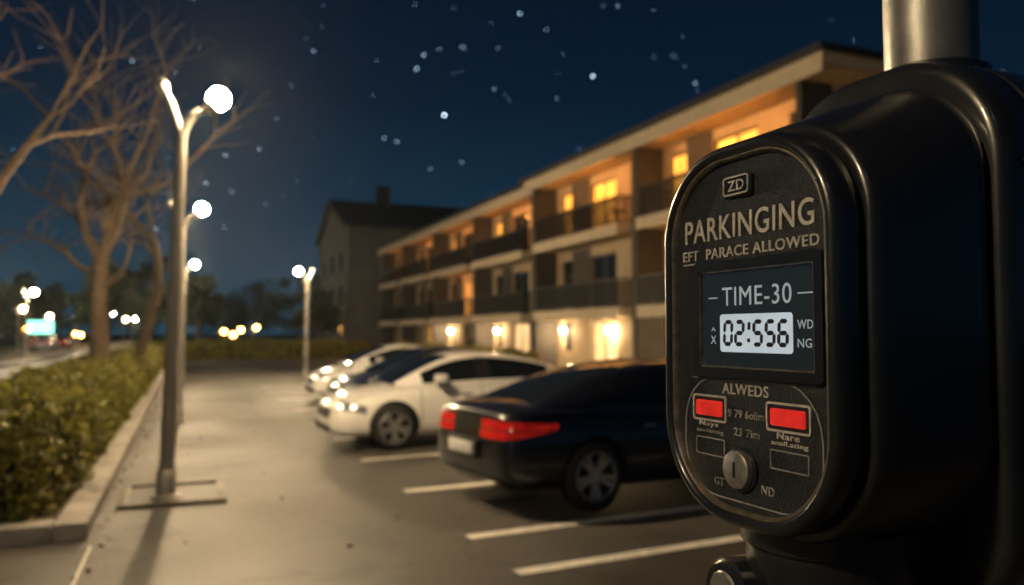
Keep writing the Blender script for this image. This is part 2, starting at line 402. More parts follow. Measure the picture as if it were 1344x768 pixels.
# ---------------------------------------------------------------- building
M_stucco=mat('stucco',(.40,.31,.21),.85,var=.14,vscale=1.2,bump=.3,bscale=60)
M_cream=mat('cream_trim',(.52,.44,.32),.8,var=.12,vscale=2,bump=.2,bscale=60)
M_stdark=mat('dark_render',(.055,.05,.048),.85,var=.25,vscale=1.5,bump=.3,bscale=60)
M_roof=mat('roof_metal',(.02,.022,.025),.6,var=.2,vscale=2)
M_soffit=mat('soffit_wood',(.45,.30,.16),.7,var=.15,vscale=4)
M_rail=mat('railing_iron',(.012,.012,.012),.5,.4)
M_frame=mat('window_frame',(.05,.045,.04),.5)
M_glass=mat('window_glass',(.015,.018,.022),.08,spec=.8)
M_lit=em('lit_window',(1,.45,.06),1.6,.5,1.6)
M_litd=em('dim_lit_window',(1,.50,.12),.45,.5,1.2)
M_litw=em('door_light',(1,.66,.30),.9,.4,1.5)
M_wlamp=em('wall_lamp_glow',(1,.68,.34),1000)
M_strip=em('eaves_strip_glow',(1,.40,.07),52)
def wall_x(parent,name,X,y0,y1,z0,z1,ops,m,depth=.16):
    ys=sorted(set([y0,y1]+[o[0] for o in ops]+[o[1] for o in ops])); zs=sorted(set([z0,z1]+[o[2] for o in ops]+[o[3] for o in ops]))
    v=[];f=[]
    def q(*p): b=len(v); v.extend(p); f.append((b,b+1,b+2,b+3))
    for i in range(len(ys)-1):
        for j in range(len(zs)-1):
            cy=(ys[i]+ys[i+1])/2; cz=(zs[j]+zs[j+1])/2
            if any(o[0]<cy<o[1] and o[2]<cz<o[3] for o in ops): continue
            q((X,ys[i],zs[j]),(X,ys[i+1],zs[j]),(X,ys[i+1],zs[j+1]),(X,ys[i],zs[j+1]))
    for o in ops:
        a,b,c,d=o[:4]; X2=X+depth
        q((X,a,c),(X2,a,c),(X2,a,d),(X,a,d)); q((X,b,c),(X2,b,c),(X2,b,d),(X,b,d))
        q((X,a,c),(X2,a,c),(X2,b,c),(X,b,c)); q((X,a,d),(X2,a,d),(X2,b,d),(X,b,d))
    obj_from(name,v,f,m,parent)
    gv={};fr=[]
    for o in ops:
        a,b,c,d,k=o; g=gv.setdefault(k,[]); X2=X+depth-.03
        g.append((X2,X2+.02,a,b,c,d))
        t=.06
        fr+=[(X2-.03,X2-.002,a,a+t,c,d),(X2-.03,X2-.002,b-t,b,c,d),(X2-.03,X2-.002,a+t,b-t,c,c+t),(X2-.03,X2-.002,a+t,b-t,d-t,d)]
        if b-a>1.3: m_=(a+b)/2; fr.append((X2-.03,X2-.002,m_-.04,m_+.04,c+t,d-t))
        elif b-a<1.3 and d-c>1.6: fr.append((X2-.03,X2-.002,a+t,b-t,c+(d-c)*.62,c+(d-c)*.62+.05))
    for k,g in gv.items(): boxes('windows_'+k,g,{'lit':M_lit,'dim':M_litd,'dark':M_glass,'door':M_litw}[k],parent)
    boxes('window_frames',fr,M_frame,parent)
FL=[0,2.62,5.55]; TOP=8.15
def block(e,Xw,bays,lits,ex,lampY):
    ya=min(b[0] for b in bays); yb=max(b[1] for b in bays)
    ops=[]; slabs=[];rails=[];piers=[];lips=[];pan=[];furn=[]
    for bi,(a,b) in enumerate(bays):
        L=b-a
        for fi,z in enumerate(FL):
            base=z+.06
            cfg=[(a+.7,a+1.6,'tall'),(a+L*.36,a+L*.36+2.1,'slide'),(a+L*.80,a+L*.80+1.0,'tall')]
            for oi,(p,q,k) in enumerate(cfg):
                kk=lits.get((bi,fi,oi),'dark')
                if k=='tall': ops.append((p,q,base+(.35 if fi else .9),base+2.2,kk))
                else: ops.append((p,q,base+(.02 if fi else .05),base+2.2,kk))
            if fi:
                pan.append((Xw-.03,Xw-.004,a+L*.36+2.13,a+L*.80-.03,z+.01,(TOP if fi==2 else FL[2]-.29)-.01))
                p,q=a+.55,b-.75
                slabs.append((ex-.12,Xw-.003,p,q,z-.28,z))
                lips.append((ex-.15,ex-.123,p-.01,q+.01,z-.36,z+.03))
                z1=z+1.05
                rails+= [(ex-.07,ex-.01,p+.03,q-.03,z1-.07,z1),(ex-.06,ex-.02,p+.03,q-.03,z+.08,z+.12)]
                for yy in (p+.03,q-.08): rails+=[(ex-.007,Xw-.003,yy,yy+.05,z1-.07,z1),(ex-.007,Xw-.003,yy,yy+.05,z+.08,z+.12)]
                y=p+.06
                while y<q-.04: rails.append((ex-.055,ex-.025,y,y+.034,z+.12,z1-.07)); y+=.10
                xx=ex+.08
                while xx<Xw-.05:
                    for yy in (p+.04,q-.07): rails.append((xx,xx+.03,yy,yy+.03,z+.12,z1-.07))
                    xx+=.10
                # balcony table and pot
                if (bi+fi)%2: furn+=[(ex+.45,ex+.95,p+1.2,p+1.7,z+.68,z+.72),(ex+.67,ex+.73,p+1.42,p+1.48,z+.003,z+.68)]
                furn+=[(ex+.2,ex+.5,q-.5,q-.2,z+.003,z+.38)]
    for (a,b) in bays: piers.append((ex+.25,Xw-.003,b-.2,b+.2,0,TOP-.02))
    piers.append((ex+.25,Xw-.003,ya-.0,ya+.2,0,TOP-.02))
    wall_x(e,'facade',Xw,ya,yb,0,TOP,ops,M_stucco)
    boxes('balcony_slabs',slabs,M_cream,e); boxes('balcony_edge_beams',lips,M_cream,e); boxes('railings',rails,M_rail,e); boxes('piers',piers,M_stdark,e)
    boxes('cladding_panels',pan,M_stdark,e); boxes('balcony_furniture',furn,M_frame,e)
    boxes('side_walls',[(Xw+.003,Xw+10,ya-.02,ya+.2,0,TOP),(Xw+.003,Xw+10,yb-.2,yb+.02,0,TOP),(Xw+9.8,Xw+10,ya+.2,yb-.2,0,TOP)],M_stucco,e)
    boxes('plinth',[(Xw-.03,Xw-.004,ya+.21,yb-.2,.0,.10)],M_stdark,e)
    boxes('soffit',[(ex,Xw+11,ya-1.0,yb+.5,TOP,TOP+.12)],M_soffit,e)
    boxes('fascia',[(ex-.03,Xw+11.03,ya-1.03,yb+.53,TOP+.12,TOP+.36),(ex-.03,ex-.003,ya-1.03,yb+.53,TOP-.12,TOP+.118)],M_cream,e)
    x0,x1,y0,y1=ex-.22,Xw+11.2,ya-1.2,yb+.7; z=TOP+.36; ze=z+.16; zr=z+.65
    v=[(x0,y0,z),(x1,y0,z),(x1,y1,z),(x0,y1,z),(x0,y0,ze),(x1,y0,ze),(x1,y1,ze),(x0,y1,ze),(x0+5,y0+5,zr),(x1-5,y0+5,zr),(x1-5,y1-5,zr),(x0+5,y1-5,zr)]
    obj_from('roof',v,[(0,3,2,1),(0,1,5,4),(1,2,6,5),(2,3,7,6),(3,0,4,7),(4,5,9,8),(5,6,10,9),(6,7,11,10),(7,4,8,11),(8,9,10,11)],M_roof,e)
    for (y,fi,L) in lampY['ceil']:
        z=(FL[fi+1]-.28 if fi<2 else TOP); xx=ex+.07 if fi==2 else ex-.09
        boxes('hidden_cove_light',[(xx,xx+.05,y-L/2,y+L/2,z-.06,z-.02)],M_strip,e)
    for y in lampY['wall']:
        sphere('wall_lamp_glass',(Xw-.17,y,1.85),.085,M_wlamp,e,2)
        boxes('wall_lamp_bracket',[(Xw-.12,Xw-.004,y-.04,y+.04,1.93,2.03),(Xw-.2,Xw-.12,y-.05,y+.05,1.94,1.98)],M_rail,e)
B=empty('apartment_building',(0,0,0))
block(B,15.3,[(15.6,23.7),(23.7,32.3)],{(0,2,1):'lit',(0,2,2):'lit',(0,1,2):'lit',(1,2,1):'lit',(1,2,2):'lit',(1,1,0):'dim',(1,0,1):'door',(0,0,2):'door',(0,0,1):'dim',(1,0,0):'door'},14.0,
  {'ceil':[(19.5,2,6),(28,2,6),(19.5,1,4)],'wall':[31.2,27.2,20.5]})
boxes('chimneys',[(18.3,19.0,31.2,31.9,TOP+.5,TOP+1.9),(19,19.8,24,25,TOP+.6,TOP+1.6)],M_roof,B,.03)
B2=empty('apartment_building',(0,0,0))
block(B2,15.75,[(33.4,41.6),(41.6,49.6),(49.6,57.4),(57.4,64)],{(0,2,2):'lit',(1,2,2):'dim',(1,1,1):'dim',(0,0,1):'door',(2,0,1):'dim',(3,1,0):'dim',(2,2,0):'dim'},14.45,
  {'ceil':[(37.5,2,5),(45.5,2,5),(53,2,5),(60.5,2,3),(45.5,1,3)],'wall':[40.3,48.5]})
Hs=empty('gabled_house',(0,0,0))
M_slate=mat('slate',(.03,.032,.037),.8,var=.3,vscale=2)
M_hw=mat('grey_render',(.13,.125,.12),.9,var=.25,vscale=.8)
x0,x1,y0,y1,ze,zr=13.0,27.0,70,86,11.2,14.4
ym=(y0+y1)/2
obj_from('walls',[(x0,y0,0),(x1,y0,0),(x1,y1,0),(x0,y1,0),(x0,y0,ze),(x1,y0,ze),(x1,y1,ze),(x0,y1,ze),(x0,ym,zr),(x1,ym,zr)],
  [(0,1,5,4),(1,2,6,9,5),(2,3,7,6),(3,0,4,8,7)],M_hw,Hs)
ov=.5; s=(zr-ze)/(ym-y0)
obj_from('roof',[(x0-ov,y0-ov,ze-ov*s+.05),(x1+ov,y0-ov,ze-ov*s+.05),(x1+ov,ym,zr+.05),(x0-ov,ym,zr+.05),(x0-ov,y1+ov,ze-ov*s+.05),(x1+ov,y1+ov,ze-ov*s+.05),
  (x0-ov,y0-ov,ze-ov*s+.3),(x1+ov,y0-ov,ze-ov*s+.3),(x1+ov,ym,zr+.3),(x0-ov,ym,zr+.3),(x0-ov,y1+ov,ze-ov*s+.3),(x1+ov,y1+ov,ze-ov*s+.3)],
  [(0,1,2,3),(3,2,5,4),(6,7,8,9),(9,8,11,10),(0,1,7,6),(4,5,11,10),(0,3,9,6),(3,4,10,9),(1,2,8,7),(2,5,11,8)],M_slate,Hs)
boxes('chimney',[(17,18.2,ym-2,ym-.8,zr-1,zr+1.5),(16.9,18.3,ym-2.1,ym-.7,zr+1.5,zr+1.65)],M_slate,Hs)
wl=[];wf=[]
for z in (1.2,4.3,7.4):
    for y in (72.5,77.2,82): wl.append((x0-.02,x0+.02,y,y+1.3,z,z+1.6)); wf+=[(x0-.05,x0-.002,y-.1,y,z-.1,z+1.7),(x0-.05,x0-.002,y+1.3,y+1.4,z-.1,z+1.7)]
boxes('windows',wl,M_glass,Hs); boxes('window_surrounds',wf,M_slate,Hs)
sg=empty('illuminated_sign',(-15.2,103,0))
boxes('panel',[(-1.3,1.3,-.1,.1,1.7,3.1)],em('sign_glow',(.25,.9,.7),3),sg,.03)
boxes('legs',[(-1.1,-.95,-.06,.06,0,1.7),(.95,1.1,-.06,.06,0,1.7)],M_steel,sg)

# ---------------------------------------------------------------- cars
M_tyre=mat('tyre_rubber',(.015,.015,.015),.8)
M_rim=mat('alloy_rim',(.5,.5,.51),.3,.8)
M_rimd=mat('wheel_inner',(.01,.01,.01),.7)
M_cglass=mat('car_glass',(.008,.01,.012),.04,spec=.9)
M_seam=mat('seam_black',(.006,.006,.006),.6)
M_tail=em('tail_light',(1,.03,.015),.16,.5,14); M_tail.node_tree.nodes['Principled BSDF'].inputs['Base Color'].default_value=(.36,.008,.006,1); M_tail.node_tree.nodes['Principled BSDF'].inputs['Roughness'].default_value=.1
M_head=mat('headlight',(.22,.23,.25),.14,.3)
M_plate=mat('number_plate',(.5,.5,.48),.5,var=.2,vscale=30)
M_chrome=mat('chrome',(.6,.6,.6),.12,1)
def paint(name,c,fl=.0): return mat(name,c,.28,fl,coat=1.0,var=.04,vscale=3)
def wheel(e,x,y,side):
    s=side; R=.335; Wd=.22
    prof=[(.20,-.10),(.225,-.112),(.29,-.116),(.322,-.10),(.335,-.07),(.335,.07),(.322,.10),(.29,.116),(.225,.112),(.20,.10)]
    n=40; v=[];f=[]
    for k in range(n):
        t=2*math.pi*k/n
        for r,o in prof: v.append((r*math.cos(t),o,r*math.sin(t)))
    m=len(prof)
    for k in range(n):
        for j in range(m-1):
            a=k*m+j;b=((k+1)%n)*m+j; f.append((a,b,b+1,a+1))
    o=obj_from('tyre',v,f,M_tyre,e,True,50); o.location=(x,y,R)
    v=[];f=[]
    rim=[(.240,.114*s),(.228,.120*s),(.214,.10*s),(.205,.03*s),(.0,.0)]
    for k in range(n):
        t=2*math.pi*k/n
        for r,oo in rim: v.append((r*math.cos(t),oo,r*math.sin(t)))
    m=len(rim); mi=[]
    for k in range(n):
        for j in range(m-1):
            a=k*m+j;b=((k+1)%n)*m+j; f.append((a,b,b+1,a+1)); mi.append(0 if j<2 else 1)
    o=obj_from('rim',v,f,[M_rim,M_rimd],e,True,50); o.location=(x,y,R)
    for p,i in zip(o.data.polygons,mi): p.material_index=i
    v=[];f=[]
    for k in range(10):
        t=2*math.pi*k/10+ (0.13 if k%2 else -.13)
        c,s_=math.cos(t),math.sin(t); px,pz=-s_,c
        b=len(v)
        for r,wd,oo in ((.03,.024,.09),(.218,.018,.108)):
            for sg_,dd in ((-1,0),(1,0),(1,-.03),(-1,-.03)):
                v.append((r*c+px*wd*sg_,(oo+dd)*s,r*s_+pz*wd*sg_))
        f+=[(b,b+1,b+5,b+4),(b+1,b+2,b+6,b+5),(b+2,b+3,b+7,b+6),(b+3,b,b+4,b+7),(b+4,b+5,b+6,b+7)]
    o=obj_from('spokes',v,f,M_rim,e); o.location=(x,y,R)
    tube_obj('hub',[(x,y+.07*s,R),(x,y+.105*s,R)],[.05,.035],M_rim,e,16)
def car(x,y,rz,body,plate_front=False):
    e=empty('parked_car',(x,y,.012),rz)
    St=[(-2.33,.66,.36,.93,.96),(-2.28,.78,.30,.97,1.01),(-2.08,.885,.23,1.01,1.05),(-1.7,.91,.2,1.01,1.07),(-1.0,.92,.19,.985,1.05),(0,.92,.18,.96,1.0),
        (.8,.92,.18,.94,1.0),(1.2,.915,.18,.90,.985),(1.7,.90,.19,.81,.885),(2.02,.85,.2,.73,.80),(2.20,.74,.23,.64,.70),(2.28,.60,.29,.56,.60)]
    v=[];f=[]
    half=[(0,0),(.6,0),(.88,0),(.975,.13),(1.0,.42),(.985,.72),(.93,.93),(.84,1.0),(.45,None),(0,'c')]
    n=0
    rings=[]
    for (sx,w_,zb,zd,zc) in St:
        ring=[]
        for (a,h) in half:
            if h is None: z=zd+(zc-zd)*.75
            elif h=='c': z=zc
            else: z=zb+(zd-zb)*h
            xo=0
            if h not in (None,'c'):
                if sx<-2.2: xo=-.05*(1-abs(h-.35)/.65)
                if sx>2.1: xo=.05*(1-abs(h-.25)/.75)
            ring.append((sx+xo,a*w_,z))
        full=ring+[(p[0],-p[1],p[2]) for p in ring[-2:0:-1]]
        rings.append(full)
    n=len(rings[0])
    for r in rings: v+=r
    for i in range(len(rings)-1):
        for k in range(n):
            k2=(k+1)%n; f.append((i*n+k,i*n+k2,(i+1)*n+k2,(i+1)*n+k))
    def cap(i):
        b=i*n; m=len(half)
        for j in range(m-1):
            a1=b+j;a2=b+j+1; c1=b+(n-j)%n; c2=b+(n-j-1)%n
            q=[a1,a2,c2,c1]; q2=[]
            for t in q:
                if t not in q2: q2.append(t)
            if len(q2)>2: f.append(tuple(q2))
    cap(0); cap(len(rings)-1)
    mats=[body,M_seam,M_tail,M_head,M_cglass,M_chrome]
    o=obj_from('body',v,f,mats,e); bm=bmesh.new(); bm.from_mesh(o.data); bmesh.ops.recalc_face_normals(bm,faces=bm.faces); bm.to_mesh(o.data); bm.free()
    ms=o.modifiers.new('s','SUBSURF'); ms.levels=2; ms.render_levels=2
    cuts=[]
    for wx in (-1.38,1.40):
        for sd in (1,-1):
            vv=[];ff=[]; tube(vv,ff,[(wx,sd*.58,.345),(wx,sd*1.15,.345)],[.385,.385],40)
            c=obj_from('cutter',vv,ff,M_seam); smooth_obj(c); c.parent=e
            mb=o.modifiers.new('b','BOOLEAN'); mb.operation='DIFFERENCE'; mb.object=c; mb.solver='EXACT'
            try: mb.material_mode='TRANSFER'
            except Exception: pass
            cuts.append(c)
    bpy.context.view_layer.update()
    apply_mods(o)
    for c in cuts: bpy.data.objects.remove(c,do_unlink=True)
    bm=bmesh.new(); bm.from_mesh(o.data)
    def cut(co,no): bmesh.ops.bisect_plane(bm,geom=bm.verts[:]+bm.edges[:]+bm.faces[:],plane_co=co,plane_no=no,dist=1e-5)
    seams=[-.98,-.02,.98]
    for sx in seams: cut((sx-.006,0,0),(1,0,0)); cut((sx+.006,0,0),(1,0,0))
    cut((1.82,0,0),(1,0,0)); cut((-2.2,0,0),(1,0,0))
    for z in (.46,.36,.25,.335): cut((0,0,z),(0,0,1))
    cut((-2.2,0,.745),(-.16,0,1)); cut((-2.2,0,.89),(.06,0,1)); cut((-1.80,0,.85),(1,0,-.5)); cut((-2.2,0,.800),(0,0,1)); cut((-2.2,0,.812),(0,0,1))
    cut((2.1,0,.60),(-.22,0,1)); cut((2.1,0,.72),(-.22,0,1))
    for yy in (.45,.30,.55): cut((0,yy,0),(0,1,0)); cut((0,-yy,0),(0,1,0))
    for ff in bm.faces:
        c=ff.calc_center_median(); ay=abs(c.y)
        mi=ff.material_index
        if mi==1: pass
        elif any(abs(c.x-sx)<.006 for sx in seams) and .3<c.z<.97 and ay>.7: mi=1
        elif (c.z-.745)-.16*(c.x+2.2)>0 and (c.z-.89)+.06*(c.x+2.2)<0 and (c.x+1.80)-.5*(c.z-.85)<0 and ay>.30 and (c.x<-2.1 or ay>.7): mi=1 if .800<c.z<.812 else 2
        elif c.x<-2.2 and .36>c.z>.25 and ay<.75: mi=1
        elif c.x<-2.2 and .335<c.z<.36: mi=1
        elif c.x>1.82 and ay>.45 and .60<c.z-.22*(c.x-2.1)+0*c.z<.72: mi=3
        elif c.x>2.1 and ay<.45 and .46<c.z<.60: mi=1
        elif c.x>2.1 and ay<.55 and .25<c.z<.36: mi=1
        ff.material_index=mi
    bm.to_mesh(o.data); bm.free()
    smooth_obj(o,38)
    G=[(-1.95,1.035,.60,1.00,.66),(-1.42,1.235,.585,.99,.80),(-1.34,1.262,.585,.99,.81),(-.78,1.405,.575,.98,.85),(-.10,1.455,.58,.965,.86),(-.02,1.455,.58,.965,.86),(.42,1.42,.585,.95,.86),(.98,1.19,.63,.935,.84),(1.36,.985,.69,.92,.78)]
    v=[];f=[];mi=[]
    rg=[]
    for (gx,zt,wt,zb_,wb) in G:
        ring=[(gx,0,zt+.0),(gx,wt*.55,zt-.008),(gx,wt*.93,zt-.03),(gx,wt*1.04,zt-.075*min(1,(zt-zb_)/.3)),(gx,(wt*1.04+wb)/2+.025,(zt-.05+zb_)/2),(gx,wb,zb_+.03),(gx,wb,zb_-.08)]
        full=[(p[0],-p[1],p[2]) for p in ring[:0:-1]]+ring
        rg.append(full)
    n=len(rg[0])
    for r in rg: v+=r
    for i in range(len(rg)-1):
        for k in range(n-1):
            f.append((i*n+k,i*n+k+1,(i+1)*n+k+1,(i+1)*n+k))
            kk=min(k,n-2-k)
            if kk==0: g=0
            elif kk in (1,2): g=0 if i in (0,7) else (1 if i in (4,) else 4)
            elif kk==3: g=0
            else: g=4 if i in (0,1,2) or i in (6,7) else 0
            if kk in(1,2) and i==1: g=0
            mi.append(g)
    o=obj_from('cabin',v,f,mats,e)
    for p,g in zip(o.data.polygons,mi): p.material_index=g
    ms=o.modifiers.new('s','SUBSURF'); ms.levels=2; ms.render_levels=2
    bpy.context.view_layer.update(); apply_mods(o); smooth_obj(o,60)
    for wx in (-1.38,1.40):
        for sd in (1,-1): wheel(e,wx,sd*.79,sd)
    boxes('underbody',[(-1.9,1.9,-.6,.6,.2,.5)],M_seam,e)
    for sd in (1,-1):
        a=boxes('mirror_1',[(.62,.80,sd*.98-.09,sd*.98+.09,.98,1.11)],body,e,.035,3)
        boxes('mirror_stalk_1',[(.70,.76,min(sd*.84,sd*.92),max(sd*.84,sd*.92),.97,1.02)],M_seam,e)
        for hx in (-.80,.18): boxes('door_handle',[(hx,hx+.17,min(sd*.905,sd*.94),max(sd*.905,sd*.94),.79,.815)],M_chrome,e,.008)
    boxes('number_plate',[(-2.425,-2.40,-.26,.26,.54,.66)],M_plate,e,.004)
    boxes('plate_surround',[(-2.40,-2.36,-.32,.32,.51,.70)],M_seam,e,.01)
    boxes('front_plate',[(2.35,2.365,-.24,.24,.40,.49)],M_plate,e,.003)
    boxes('bumper_trim',[(-2.412,-2.38,-.42,.42,.305,.325)],M_chrome,e,.004)
    return e
car(4.98,8.05,rad(8),paint('black_paint',(.006,.007,.012)))
car(4.25,12.65,rad(183),paint('white_paint',(.72,.70,.66)))
car(5.15,17.2,rad(183),paint('navy_paint',(.012,.02,.045)))
car(5.2,20.9,rad(183),paint('white_paint_2',(.72,.71,.68)))
car(-12.6,88,rad(90),paint('grey_paint',(.2,.2,.22)))
car(-12.6,99,rad(90),paint('red_paint',(.3,.03,.03)))

# ---------------------------------------------------------------- parking meter
PM=empty('parking_meter',(.5337,.680,1.75),rad(-87.9))
def metermat(name,col,rough,bump,metal=.0,spec=.5,coat=0,var=.15,vs=25):
    m=mat(name,col,rough,metal,var=var,vscale=vs,spec=spec,rvar=.05,coat=coat)
    nt=m.node_tree; b=nt.nodes['Principled BSDF']; tc=nt.nodes.new('ShaderNodeTexCoord')
    b.inputs['Coat Roughness'].default_value=.14
    n=nt.nodes.new('ShaderNodeTexNoise'); n.inputs['Scale'].default_value=420; n.inputs['Detail'].default_value=3
    nt.links.new(tc.outputs['Object'],n.inputs['Vector'])
    bp=nt.nodes.new('ShaderNodeBump'); bp.inputs['Strength'].default_value=bump; bp.inputs['Distance'].default_value=.0012
    nt.links.new(n.outputs['Fac'],bp.inputs['Height']); nt.links.new(bp.outputs[0],b.inputs['Normal'])
    return m
M_hous=metermat('meter_housing',(.011,.013,.017),.32,.12,coat=.45)
M_face=metermat('meter_face',(.017,.020,.027),.38,1.0,var=.7,vs=220)
M_rimg=mat('gold_highlight_edge',(.40,.35,.27),.34,.85,var=.5,vscale=60,bump=.3,bscale=300)  # metal for thin rims and trim; gold highlight put into its colour
M_txt=mat('raised_lettering',(.50,.49,.46),.55,.1,var=.35,vscale=90)
M_txt2=mat('faded_lettering',(.30,.30,.29),.6,.1,var=.4,vscale=90)
M_scr=em('lcd_background',(.028,.038,.045),.22)
M_scr.node_tree.nodes['Principled BSDF'].inputs['Roughness'].default_value=.12
M_scrt=em('lcd_segments_light',(.52,.62,.68),.34)
M_lcdw=em('lcd_backlight',(.58,.70,.80),.56,.08,30)
M_dig=mat('lcd_digit',(.01,.014,.02),.5)
M_red=em('red_button',(1,.04,.025),.42,.3,45); M_red.node_tree.nodes['Principled BSDF'].inputs['Base Color'].default_value=(.35,.01,.01,1)
M_knob=mat('knob_metal',(.34,.34,.33),.4,.7,var=.3,vscale=80)
def outline(hw,top,bot,rt,rb,n=14):
    p=[]
    for (cx,cz,r,a0) in ((hw-rt,top-rt,rt,0),(-(hw-rt),top-rt,rt,90),(-(hw-rb),bot+rb,rb,180),(hw-rb,bot+rb,rb,270)):
        for k in range(n+1):
            a=rad(a0+90*k/n); p.append((cx+r*math.cos(a),cz+r*math.sin(a)))
    return p
def loft(name,secs,m,cap0=True,cap1=True,angle=35):
    v=[];f=[]
    for (y,hw,top,bot,rt,rb) in secs: v+=[(px,y,pz) for px,pz in outline(hw,top,bot,rt,rb)]
    n=len(outline(1,1,-1,.1,.1))
    for i in range(len(secs)-1):
        for k in range(n): k2=(k+1)%n; f.append((i*n+k,i*n+k2,(i+1)*n+k2,(i+1)*n+k))
    if cap0: f.append(tuple(range(n)))
    if cap1: f.append(tuple(range((len(secs)-1)*n,len(secs)*n))[::-1])
    return obj_from(name,v,f,m,PM,True,angle)
def sec(y,hw,extra=0,rt=.088,rb=.095): d=hw-.117; return (y,hw,.187+d+extra,-.187-d-extra,rt+d,rb+d)
loft('faceplate',[sec(.0075,.1175),sec(.012,.1175)],M_face)
loft('bezel_edge',[sec(.0075,.1140),sec(.0025,.1148),sec(.0005,.1165),sec(.0008,.1182)],M_rimg,False,False)
loft('bezel',[sec(.0012,.1180),sec(-.0022,.1200),sec(-.0035,.1225),sec(-.0032,.1262),sec(-.0005,.1300),sec(.005,.1325),sec(.012,.1335),sec(.024,.1340),
   sec(.0265,.1325),sec(.028,.129),sec(.036,.129)],M_hous,False,False,50)
loft('housing',[sec(.036,.128),(.034,.134,.205,-.205,.10,.11),(.035,.138,.210,-.208,.10,.11),(.039,.1412,.2135,-.2105,.105,.113),(.047,.1430,.217,-.2125,.107,.115),(.07,.1440,.226,-.214,.108,.116),
   (.12,.145,.245,-.216,.108,.116),(.165,.1455,.262,-.217,.108,.116),(.180,.1450,.266,-.217,.108,.116),(.192,.1415,.264,-.213,.105,.113),(.197,.134,.256,-.206,.10,.11)],M_hous,True,True,50)
loft('rear_housing',[(.1935,.128,.20,-.20,.10,.11),(.1930,.146,.286,-.262,.118,.07),(.1945,.152,.294,-.27,.122,.075),(.200,.156,.299,-.275,.125,.08),(.210,.158,.302,-.278,.127,.08),
   (.252,.1585,.304,-.278,.128,.08),(.254,.1565,.302,-.276,.126,.078),(.257,.1565,.302,-.276,.126,.078),(.259,.1590,.3045,-.278,.128,.08),(.37,.1590,.305,-.278,.128,.08),(.385,.152,.297,-.27,.12,.075)],M_hous,True,True,50)
M_pole=mat('grey_pole_metal',(.22,.22,.215),.42,.7,var=.2,vscale=30,bump=.3,bscale=300)
tube_obj('upper_pole',[(0,.30,.28),(0,.30,1.15),(0,.30,1.16)],[.052,.052,.045],M_pole,PM,48)
tube_obj('pole_collar',[(0,.30,.29),(0,.30,.312),(0,.30,.316)],[.064,.064,.058],M_hous,PM,48)
tube_obj('lower_post',[(0,.12,-.20),(0,.12,-.225),(0,.12,-.23),(0,.12,-.25),(0,.12,-.265),(0,.12,-.40),(0,.12,-.42),(0,.12,-1.70),(0,.12,-1.738)],[.094,.094,.088,.088,.082,.080,.066,.066,.12],M_hous,PM,48)
boxes('rear_column',[(-.09,.09,.22,.37,-1.74,-.26)],M_hous,PM,.02,4)
boxes('column_trim',[(.075,.081,.214,.2195,-1.6,-.28),(.055,.061,.214,.2195,-1.6,-.28)],M_rimg,PM)
boxes('base_plate',[(-.2,.2,-.02,.45,-1.74,-1.715)],M_rust,PM,.005)
tube_obj('side_lock',[(-.055,.06,-.285),(-.06,.03,-.285),(-.06,.024,-.285)],[.036,.036,.03],M_hous,PM,32)
tube_obj('side_lock_face',[(-.06,.0238,-.285),(-.06,.021,-.285)],[.022,.020],M_knob,PM,32)
for (bx,by,bz) in ((.159,.228,.17),(.159,.228,.06),(.159,.228,-.12),(-.159,.228,.1)):
    sphere('bolt',(bx,by,bz),.006,M_hous,PM,2)
def text(name,s,x0,x1,z0,h,m,y=.0075,ext=.0009,off=.0,parent=PM,keep=False):
    c=bpy.data.curves.new(name,'FONT'); c.body=s; c.size=1; c.extrude=.01; c.offset=off; c.resolution_u=4; c.space_character=1.08
    o=bpy.data.objects.new('t',c); scene.collection.objects.link(o); bpy.context.view_layer.update()
    dg=bpy.context.evaluated_depsgraph_get(); me=bpy.data.meshes.new_from_object(o.evaluated_get(dg)); bpy.data.objects.remove(o,do_unlink=True)
    xs=[v.co.x for v in me.vertices]; ys=[v.co.y for v in me.vertices]
    a,b=min(xs),max(xs); c0,c1=min(ys),max(ys)
    for v in me.vertices:
        px=x0+(v.co.x-a)/(b-a)*(x1-x0); pz=z0+(v.co.y-c0)/(c1-c0)*h; py=y-(v.co.z/.01*.5+.5)*ext
        v.co=(px,py,pz)
    me.name=name; me.materials.clear(); me.materials.append(m)
    oo=bpy.data.objects.new(name,me); scene.collection.objects.link(oo); oo.parent=parent
    return oo
text('lettering_title','PARKINGING',-.099,.099,.1020,.0265,M_txt,off=.008)
text('lettering_subtitle','EFT  PARACE ALLOWED',-.104,.105,.082,.0115,M_txt,off=.012)
boxes('lettering_underline',[(-.103,-.082,.0066,.0075,.0775,.079)],M_txt,PM)
text('lettering_label','ALWEDS',-.037,.034,-.0655,.0115,M_txt,off=.008)
text('lettering_rate','9 79 6olim',-.028,.027,-.0895,.0085,M_txt2,off=.01)
text('lettering_time','23 7im',-.019,.020,-.1085,.0085,M_txt2,off=.01)
text('lettering_left','Nays',-.077,-.045,-.1045,.0065,M_txt,off=.012)
text('lettering_left_2','asadamng',-.082,-.036,-.1115,.0055,M_txt2,off=.012)
text('lettering_right','Nare',.045,.075,-.1045,.0065,M_txt,off=.012)
text('lettering_right_2','anall.ating',.037,.086,-.112,.006,M_txt,off=.012)
text('lettering_gt','GT',-.052,-.036,-.165,.0085,M_txt2,off=.01)
text('lettering_nd','ND',.022,.040,-.163,.009,M_txt2,off=.01)
